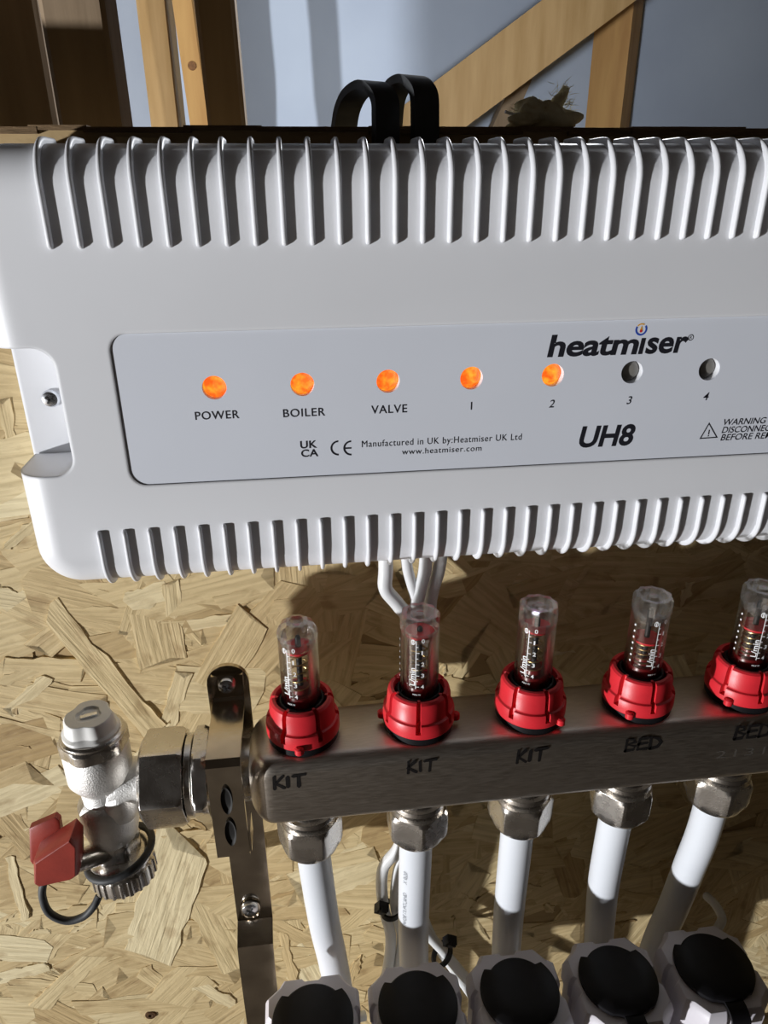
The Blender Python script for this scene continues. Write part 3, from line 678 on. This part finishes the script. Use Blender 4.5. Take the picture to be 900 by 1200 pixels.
# ------------------------------------------------------------------ return manifold and actuators
AX0, AD, AZ = -.0085, .215, -.354
RT = AZ-.078
ret = empty('return_manifold', wp(.15, AD, RT-.035), 'lower stainless return bar under the white actuators', 'manifold')
bar('', -.0285, .345, AD-.0185, AD+.0185, RT, RT-.035, .006, '').build('bar', 'stainless', ret)
def octo(c, hw, ch, z, ph=0):
    q = hw-ch; pts = [(hw, -q), (hw, q), (q, hw), (-q, hw), (-hw, q), (-hw, -q), (-q, -hw), (q, -hw)]
    return [c+Vector((x, y, z)) for x, y in pts]
AL = ['leftmost white actuator head with black cap, below the first pipe', 'second white actuator head from the left, below the printed pipe', 'middle white actuator head with black cap', 'fourth white actuator head, black tab hanging over lit front', 'rightmost white actuator head, set highest in the photo']
for i in range(5):
    c = wp(AX0+PP*i, AD, RT); H = AZ-RT-.0035
    ac = empty('valve_actuator', c, AL[i], 'actuator', 'actuators on the return bar')
    m = MB(); m.lathe(c, (0, 0, 1), [(.0145, 0), (.0150, .001), (.0150, .014), (.0130, .015)], 32); m.build('adapter_ring', 'actuator_plastic', ac)
    # body outline: octagon with small side notches
    def outline(hw, ch, z, nd):
        q = hw-ch; n_ = .0035; out = []
        for s in range(4):
            a = s*PI/2; ca, sa = math.cos(a), math.sin(a)
            for x, y in ((hw, -q), (hw, -n_*1.4), (hw-nd, -n_), (hw-nd, n_), (hw, n_*1.4), (hw, q), (hw-ch*.42, q+ch*.42-.0012 if ch > .004 else q+ch*.5)):
                out.append(c+Vector((x*ca-y*sa, x*sa+y*ca, z)))
        return out
    m = MB(); m.loops([outline(.0200, .0085, .012, .001), outline(.0212, .0088, .016, .001), outline(.0214, .0085, H-.016, .0012), outline(.0226, .0085, H-.0145, .0014), outline(.0228, .0085, H-.005, .0016), outline(.0218, .0082, H-.0015, .0016), outline(.0208, .0080, H, .0014), outline(.0196, .0078, H+.0001, .0010)])
    body = m.build('body', 'actuator_plastic', ac, sharp=25)
    for sx in (-1, 1):
        m = MB(); b0 = c+Vector((sx*.0125, -.0222, .018)); m.lathe(b0, (0, 0, 1), [(.0020, 0), (.0032, .001), (.0032, H-.042), (.0020, H-.0385)], 20); m.build('rounded_rib', 'actuator_plastic', body)
    # black cap with two stepped shoulders
    ol = []; n = 72
    for k in range(n):
        a = 2*PI*k/n; b = math.degrees((a-PI/2+PI) % (2*PI)-PI)      # 0 = towards the wall
        r = .0162 if abs(b) < 48 else (.0190 if abs(b) < 150 else .0184)
        ol.append((math.cos(a)*r, math.sin(a)*r))
    m = MB(); m.loops([[c+Vector((x*.97, y*.97, H-.0005)) for x, y in ol], [c+Vector((x, y, H+.0008)) for x, y in ol], [c+Vector((x, y, H+.0026)) for x, y in ol], [c+Vector((x*.95, y*.95, H+.0034)) for x, y in ol], [c+Vector((x*.5, y*.5, H+.0038)) for x, y in ol]])
    cap = m.build('cap', 'black_plastic', ac); cap['label'] = 'round black cap'
    # tab folding over the front edge, with a hole
    y0 = c.y-.0175; zt = c.z+H+.0014
    m = MB(); m.ribbon([(c.x, y0+.004, zt), (c.x, y0-.0035, zt), (c.x, y0-.0075, zt-.002), (c.x, y0-.0085, zt-.005)], (1, 0, 0), .0092, .0014, 4)
    for sx in (-1, 1): m.box((c.x+sx*.0034, y0-.0088, zt-.0078), (.0024, .0014, .0060))
    m.box((c.x, y0-.0088, zt-.0100), (.0046, .0014, .0018)); m.build('tab', 'black_plastic', cap, sharp=30)

# ------------------------------------------------------------------ bracket
KX = -.0368; KD = BB+.0014
brk = empty('bracket', wp(KX, KD, -.62), 'shiny bent steel strap bracket clamping the left end of the manifold bar', 'bracket')
KW = .0172
def strap_plate(mb, zpts, side=KW):
    mb.ribbon([wp(KX, d, z) for d, z in zpts], (1, 0, 0), side, .0022, 0)
m = MB(); KT = -.1985
# upright back strip, rounded top
ring0 = [(KX+math.cos(PI*k/12)*KW*.53, KT+math.sin(PI*k/12)*KW*.53) for k in range(13)]
zb1 = at(290, 1078, KD).z-CAM_Z
ol = ring0+[(KX-KW*.53, zb1), (KX+KW*.53, zb1)]
m2 = prism(ol, KD-.0006, KD+.0016); st = m2.build('upright_strip', 'strap_steel', brk, sharp=30)
m = MB(); strap_plate(m, [(KD+.0005, zb1), (KD-.0105, zb1-.0055), (KD-.0120, zb1-.020), (KD-.0120, -.62)], KW*1.06); m.build('lower_strip', 'strap_steel', brk, sharp=30)
SD = BF-.0028; SZ = -.2065
m = MB(); strap_plate(m, [(KD-.0018, KT+.0055), (KD-.0018, KT-.0015), (KD-.0022, SZ+.002), (KD-.0045, SZ), (SD+.0012, SZ), (SD, SZ-.0014), (SD, SZ-.050)], KW*.79)
clamp = m.build('clamp_strap', 'strap_steel', brk, sharp=30)
# feet of the strap: side flanges
m = MB(); m.box(wp(KX+KW*.395+.0003, SD+.006, SZ-.0445), (.0010, .011, .011)); m.build('strap_flange', 'strap_steel', brk, False)
for py in (937, 975):          # two pressed slots
    c = at(264.5, py, SD-.0012); c.x = KX; m = MB(); n = 24
    m.add([c+Vector((math.copysign(abs(math.sin(2*PI*k/n))**1.2, math.sin(2*PI*k/n))*.0023, 0, math.cos(2*PI*k/n)*.0072)) for k in range(n)]+[c+Vector((math.sin(2*PI*k/n)*.0016, .0009, math.cos(2*PI*k/n)*.0052)) for k in range(n)],
          [(k, (k+1) % n, n+(k+1) % n, n+k) for k in range(n)]+[tuple(range(n, 2*n))])
    # raised rim keeps the dark slot proud of the plate by a hair
    for q in range(len(m.v)): m.v[q].y -= .0010
    m.build('slot', 'dark_slot', clamp)
# screws
def screw(c, r, parent, name):
    m = MB(); m.lathe(c, (0, -1, 0), [(r, 0), (r*1.05, .0008), (r*.92, .0022), (r*.5, .0030)], 24); o = m.build(name, 'zinc', parent)
    m = MB(); m.box(c+Vector((0, -.0030, 0)), (r*1.1, .0006, .0008), Matrix.Rotation(.6, 3, 'Y')); m.box(c+Vector((0, -.0030, 0)), (.0008, .0006, r*1.1), Matrix.Rotation(.6, 3, 'Y')); m.build('screw_recess', 'dark_slot', parent, False); return o
c = wp(KX-.0002, KD-.0029, KT+.0012); screw(c, .0037, clamp, 'clamp_screw')
c = at(293.5, 1062, KD-.001); m = MB(); n = 28
ringo = []
for rr_, dd in ((1.0, -.0008), (.82, -.0011), (.80, -.0004)):
    ringo.append([c+Vector((math.cos(2*PI*k/n)*.0050*rr_, dd, math.sin(2*PI*k/n)*.0050*rr_-(.0035 if math.sin(2*PI*k/n) < 0 else 0))) for k in range(n)])
m.loops(ringo, False, True); m.build('slot_rim', 'strap_steel', st)
screw(c+Vector((0, -.0008, .0008)), .0043, st, 'strip_bolt')
# spacer bosses that hold the strip off the board
m = MB(); m.lathe(wp(KX, KD+.0016, zb1+.009), (0, 1, 0), [(.0060, 0), (.0060, W-KD-.0016-.0003)], 20); m.build('spacer', 'strap_steel', brk)

# ------------------------------------------------------------------ drain valve on the left end
val = empty('drain_valve', wp(-.1, BA, -.32), 'nickel plated drain valve with white vent cap and red lever at the left', 'valve')
AXc = wp(0, BA, BZ)
def xl(x, prof, mat, name, n=36, rf=None, sharp=30, ph=0, parent=None):
    m = MB(); m.lathe(Vector((x, AXc.y, AXc.z)), (1, 0, 0), prof, n, ph, True, True, rf); return m.build(name, mat, parent or val, sharp=sharp)
def hexf(flat, ph):
    def f(a, r, h): b = ((a-ph) % (PI/3))-PI/6; return min(r, flat/math.cos(b))
    return f
hx0 = at(157, 930, BA-.018).x; hx1 = at(212, 930, BA-.018).x; hy1 = at(226, 930, BA-.015).x; hy2 = at(244, 930, BA-.015).x
L1 = hx1-hx0
xl(hx0, [(.0170, 0), (.0202, .0014), (.0207, .0022), (.0207, L1-.0022), (.0192, L1)], 'nickel', 'union_nut', 96, hexf(.01795, .12), 22)
xl(hx1, [(.0165, 0), (.0176, .0006), (.0176, hy1-hx1-.0008), (.0160, hy1-hx1)], 'nickel', 'collar', 48)
xl(hy1, [(.0190, 0), (.0205, .0010), (.0208, .0018), (.0208, hy2-hy1-.002), (.0192, hy2-hy1)], 'nickel', 'lock_nut', 96, hexf(.0182, .30), 22)
xl(hy2-.001, [(.0130, 0), (.0130, -.0285-hy2+.006)], 'nickel', 'threaded_neck', 36)
vx = at(109, 862, BA).x; V0 = Vector((vx, AXc.y, 0))
zt_ = lambda py, d=BA-.012: at(110, py, d).z
VS = .845
def vl(prof, mat, name, n=40, rf=None, sharp=30, parent=None, cap=True):
    m = MB(); m.lathe(Vector((V0.x, V0.y, zA)), (0, 0, 1), [(r*VS, (h-zA)*VS) for r, h in prof], n, 0, cap, cap, rf); return m.build(name, mat, parent or val, sharp=sharp)
Z = CAM_Z
# body: wide head, waist, lower bulb
zA = Z-.2045
body = vl([(.0105, zA-.068), (.0125, zA-.064), (.0142, zA-.056), (.0142, zA-.042), (.0128, zA-.0395), (.0112, zA-.0380), (.0112, zA-.0310), (.0135, zA-.0275), (.0158, zA-.0235), (.0158, zA-.0075), (.0150, zA-.006)], 'nickel_cast', 'body', 48)
m = MB(); m.lathe(Vector((vx+.004, AXc.y, AXc.z)), (1, 0, 0), [(.0100, 0), (.0108, .005), (.0098, .009), (.0102, .013), (.0140, hx0-vx-.003)], 40); m.build('side_branch', 'nickel_cast', val)
# rounded web between the branch and the lower bulb
m = MB(); m.lathe(Vector((vx+.0045, AXc.y-.003, zA-.044)), (.22, 0, 1), [(.003, 0), (.0072, .0035), (.0085, .010), (.0076, .018), (.003, .024)], 28); m.build('web', 'nickel_cast', val)
vl([(.0150, zA-.0065), (.0163, zA-.0058), (.0163, zA-.0006), (.0152, zA+.0006)], 'nickel', 'vent_hex', 96, hexf(.0152*VS, .35), 22)
vl([(.0150, zA+.0004), (.0150, zA+.0020), (.0138, zA+.0030)], 'nickel', 'vent_ring', 40)
def lobed(a, r, h): return r*(1-.14*max(0, math.cos(3*(a-.5)))**2) if h > .0034 else r
vent = vl([(.0136, zA+.0026), (.0136, zA+.0044), (.0122, zA+.0056), (.0116, zA+.0112), (.0108, zA+.0124), (.0060, zA+.0125), (.0056, zA+.0112), (.0020, zA+.0110)], 'cap_white', 'vent_cap', 72, lobed, 28)
m = MB(); m.box((vx, V0.y, zA+.0095), (.0066, .0020, .0014), Matrix.Rotation(.3, 3, 'Z')); m.build('screw_slot', 'zinc', vent, False)
# lower parts
vl([(.0112, zA-.079), (.0122, zA-.078), (.0122, zA-.0695), (.0130, zA-.0665), (.0118, zA-.065)], 'nickel', 'spindle_hex', 72, hexf(.0112*VS, .1), 22)
TL = Vector((.05, -.05, -1)).normalized()
b0 = Vector((vx+.0010, V0.y-.001, zA-.0650))
m = MB(); m.lathe(b0, TL, [(.0095, 0), (.0122, .0007), (.0135, .0025), (.0135, .0040), (.0126, .0048), (.0126, .0065)], 44); m.build('outlet_flange', 'nickel', val)
def knurl(a, r, h): return r*(1+(.028*(1 if math.cos(22*a) > 0 else -1) if r > .0120 and .0005 < h < .0085 else 0))
m = MB(); m.lathe(b0+TL*.0060, TL, [(.0116, 0), (.0136, .0007), (.0138, .0025), (.0138, .0082), (.0122, .0094), (.005, .0095)], 176, 0, True, True, knurl); m.build('drain_cap', 'nickel', val, sharp=25)
# rubber ring and strap of the drain cap
pts = []
for k in range(33): a = 2*PI*k/32; pts.append(b0+TL*.0012+Vector((math.cos(a)*.0142, math.sin(a)*.0142, math.cos(a)*.0036)))
m = MB(); m.tube(pts, .0017, 10, 0); m.build('rubber_ring', 'black_rubber', val)
m = MB(); m.tube([at(60, 1022, .2395), at(51, 1036, .2385), at(50, 1052, .2375), at(58, 1070, .2365), at(78, 1079, .236), at(98, 1074, .236), at(110, 1062, .2365), at(116, 1050, .2385)], .0017, 10, 6); m.build('rubber_strap', 'black_rubber', val)
# red lever: hub block and wing
def slab(pix, d0, d1, mat, name, parent, bev=.0012):
    A = [at(*p, d0) for p in pix]; n = len(A); th = Vector((0, d1-d0, 0)); me = bpy.data.meshes.new(name)
    c = sum(A, Vector((0, 0, 0)))/n
    m = MB(); ins = [q+(c-q).normalized()*bev for q in A]
    m.loops([[q for q in ins], [q+th*.12 for q in A], [q+th*.88 for q in A], [q+th for q in ins]]); return m.build(name, mat, parent, sharp=35)
lev = slab([(38, 1012), (52, 1002), (82, 984), (90, 992), (91, 1028), (84, 1033), (44, 1041), (39, 1038)], .2245, .2365, 'handle_red', 'lever_hub', val)
slab([(34, 972), (64, 959), (69, 963), (73, 988), (70, 996), (38, 1014), (35, 1010)], .236, .2400, 'handle_red', 'lever_wing', lev)
m = MB(); m.cone(at(84, 1012, .232), V0+Vector((0, -.003, zA-.0610)), .0045, .0052, 24); m.build('lever_stem', 'nickel', val)

# ------------------------------------------------------------------ cables and ties
def cable(pts, r, label, group='white control cables', mat='cable_plastic'):
    m = MB(); P = [at(*p) if len(p) == 3 and p[0] > 2 else Vector(p) for p in pts]; m.tube(P, r, 12, 8)
    return tag(m.build('control_cable', mat, None, origin=P[0]), label, 'cable', group)
cable([(452, 640, .290), (452, 668, .290), (452, 690, .289), (466, 708, .288), (480, 730, .287), (484, 780, .285), (478, 900, .287), (470, 985, .290), (449, 1018, .291), (449, 1060, .291), (458, 1100, .292), (452, 1150, .292), (440, 1220, .295)], .0034, 'white cable looping out leftmost under the controller and down past the pipe')
cable([(474, 640, .291), (478, 668, .291), (484, 690, .290), (488, 712, .289), (490, 760, .290), (486, 900, .291), (480, 985, .292), (466, 1018, .292), (462, 1060, .292), (470, 1100, .292), (464, 1150, .293), (470, 1220, .295)], .0026, 'thin white cable second from left under the controller')
cable([(500, 640, .290), (498, 668, .290), (492, 692, .289), (488, 720, .287), (492, 780, .287), (496, 900, .288), (496, 985, .292), (490, 1040, .292), (496, 1085, .291), (520, 1115, .288), (545, 1145, .286), (566, 1165, .282), (600, 1225, .27)], .0031, 'white cable third from left under the controller, branching right below')
cable([(518, 640, .292), (514, 668, .292), (507, 692, .2925), (504, 718, .293), (507, 780, .294), (510, 900, .296), (492, 985, .2990), (490, 1040, .3005), (503, 1092, .300), (536, 1142, .298), (562, 1180, .297), (596, 1238, .29)], .0031, 'white cable rightmost under the controller, running behind the branching one')
cable([(428, 1190, .280), (410, 1194, .278), (392, 1196, .276), (372, 1215, .272)], .0030, 'short white cable curling left between the first two actuators')
cable([(840, 1090, .262), (846, 1076, .268), (838, 1060, .276), (828, 1050, .285)], .0026, 'short grey cable end rising behind the rightmost actuator')
def tie(c, axis, r, rot, label):
    axis = Vector(axis).normalized(); t = empty('cable_tie', c, label, 'cable tie', 'black cable ties'); u = axis.orthogonal().normalized(); w_ = axis.cross(u)
    pts = [c+(u*math.cos(2*PI*k/24)+w_*math.sin(2*PI*k/24)*.8)*r for k in range(25)]; m = MB(); m.ribbon(pts, axis, .0036, .0012, 0); m.build('band', 'black_plastic', t)
    h = c+Vector(rot); m = MB(); q = Matrix.Rotation(.5, 3, 'Y') @ Matrix.Rotation(.3, 3, 'X'); m.box(h, (.0062, .0050, .0062), q); m.box(h+Vector((-.0002, -.0028, .0006)), (.0034, .0020, .0034), q); m.build('head', 'black_plastic', t, False)
    m = MB(); m.box(h+Vector((.0010, -.0040, .0028)), (.0030, .0030, .0014), q); m.build('tail', 'black_plastic', t, False)
tie(at(459, 1066, .2905), (.1, 0, 1), .0066, at(447, 1064, .284)-at(459, 1066, .2905), 'black cable tie left of the printed pipe')
tie(at(518, 1118, .2885), (.6, 0, -.8), .0072, at(527, 1103, .282)-at(518, 1118, .2885), 'black cable tie on the branching cable right of the printed pipe')

# ------------------------------------------------------------------ things on top of the board
def strap_arch(pts, wd, label):
    P = [at(*p) for p in pts]; side = Vector((.9, .45, 0)); m = MB()
    m.ribbon(P, side, wd, .0030, 8); return tag(m.build('rubber_strap', 'black_rubber', None, sharp=50, origin=P[0]), label, 'strap', 'black straps over the board top')
strap_arch([(452, 168, .306), (452, 140, .306), (451, 118, .307), (443, 104, .311), (431, 100, .320), (416, 110, .330), (407, 128, .336), (403, 150, .338)], .0108, 'black rubber strap arched over the board top, nearer left one of the pair')
strap_arch([(498, 168, .306), (498, 140, .306), (497, 112, .307), (490, 98, .311), (480, 93, .320), (467, 100, .330), (459, 118, .336), (456, 150, .338)], .0114, 'black rubber strap arched over the board top, right one of the pair')
c = at(634, 146, .322); c.z = CAM_Z+WZ1+.0015; tuft = empty('wool_tuft', c, 'cream tuft of insulation wool sitting on the board top', 'insulation')
rg = random.Random(21)
def lump(c, r, sz, name):
    bm = bmesh.new(); bmesh.ops.create_icosphere(bm, subdivisions=4, radius=1)
    ph = [Vector((rg.uniform(-1, 1), rg.uniform(-1, 1), rg.uniform(-1, 1)))*7 for _ in range(7)]
    for v in bm.verts:
        k = 1+sum(math.sin(v.co.dot(p)+i)*.07 for i, p in enumerate(ph))+rg.uniform(-.035, .035)
        v.co = Vector((v.co.x*sz[0], v.co.y*sz[1], v.co.z*sz[2]))*k*r+c
    me = bpy.data.meshes.new(name); bm.to_mesh(me); bm.free()
    for v in me.vertices: v.co -= tuft.location
    fix(me, True, 60); return link_mesh(name, me, 'wool', tuft)
k = .00034
lump(at(648, 141, .322), .010, (1.0, .7, .58), 'wool_clump'); lump(at(622, 134, .322), .0062, (1.1, .8, .9), 'wool_clump'); lump(at(612, 144, .320), .0055, (1.1, .8, .6), 'wool_clump')
lump(at(636, 128, .322), .0042, (1, .8, .8), 'wool_clump')
m = MB(); m.tube([at(645, 136, .322), at(652, 122, .322), at(659, 112, .323), at(664, 101, .322)], [.0036, .0014], 12, 5); m.build('wool_twist', 'wool', tuft)
m = MB()
for q in range(260):
    t = rg.random(); b = at(rg.uniform(600, 672), rg.uniform(122, 146), .322+rg.uniform(-.004, .004)) if t < .75 else at(rg.uniform(645, 668), rg.uniform(98, 125), .322)
    d = Vector((rg.uniform(-1, 1), rg.uniform(-1, 1), rg.uniform(-.2, 1))).normalized()*rg.uniform(.002, .0055); n = d.cross(Vector((0, 1, 0))).normalized()*.00009; e = b+d*.5+Vector((rg.uniform(-1, 1), 0, rg.uniform(-1, 1)))*.0008
    m.add([b-n, b+n, e+n, e-n, b+d], [(0, 1, 2, 3), (3, 2, 4)])
tag(m.build('wool_fibres', 'wool', tuft, False), 'fine loose fibres', kind='stuff')
m = MB(); m.tube([at(592, 131, .318), at(604, 134, .319), at(616, 131, .320)], .0006, 6, 4); m.build('wool_thread', 'ink_white', tuft)
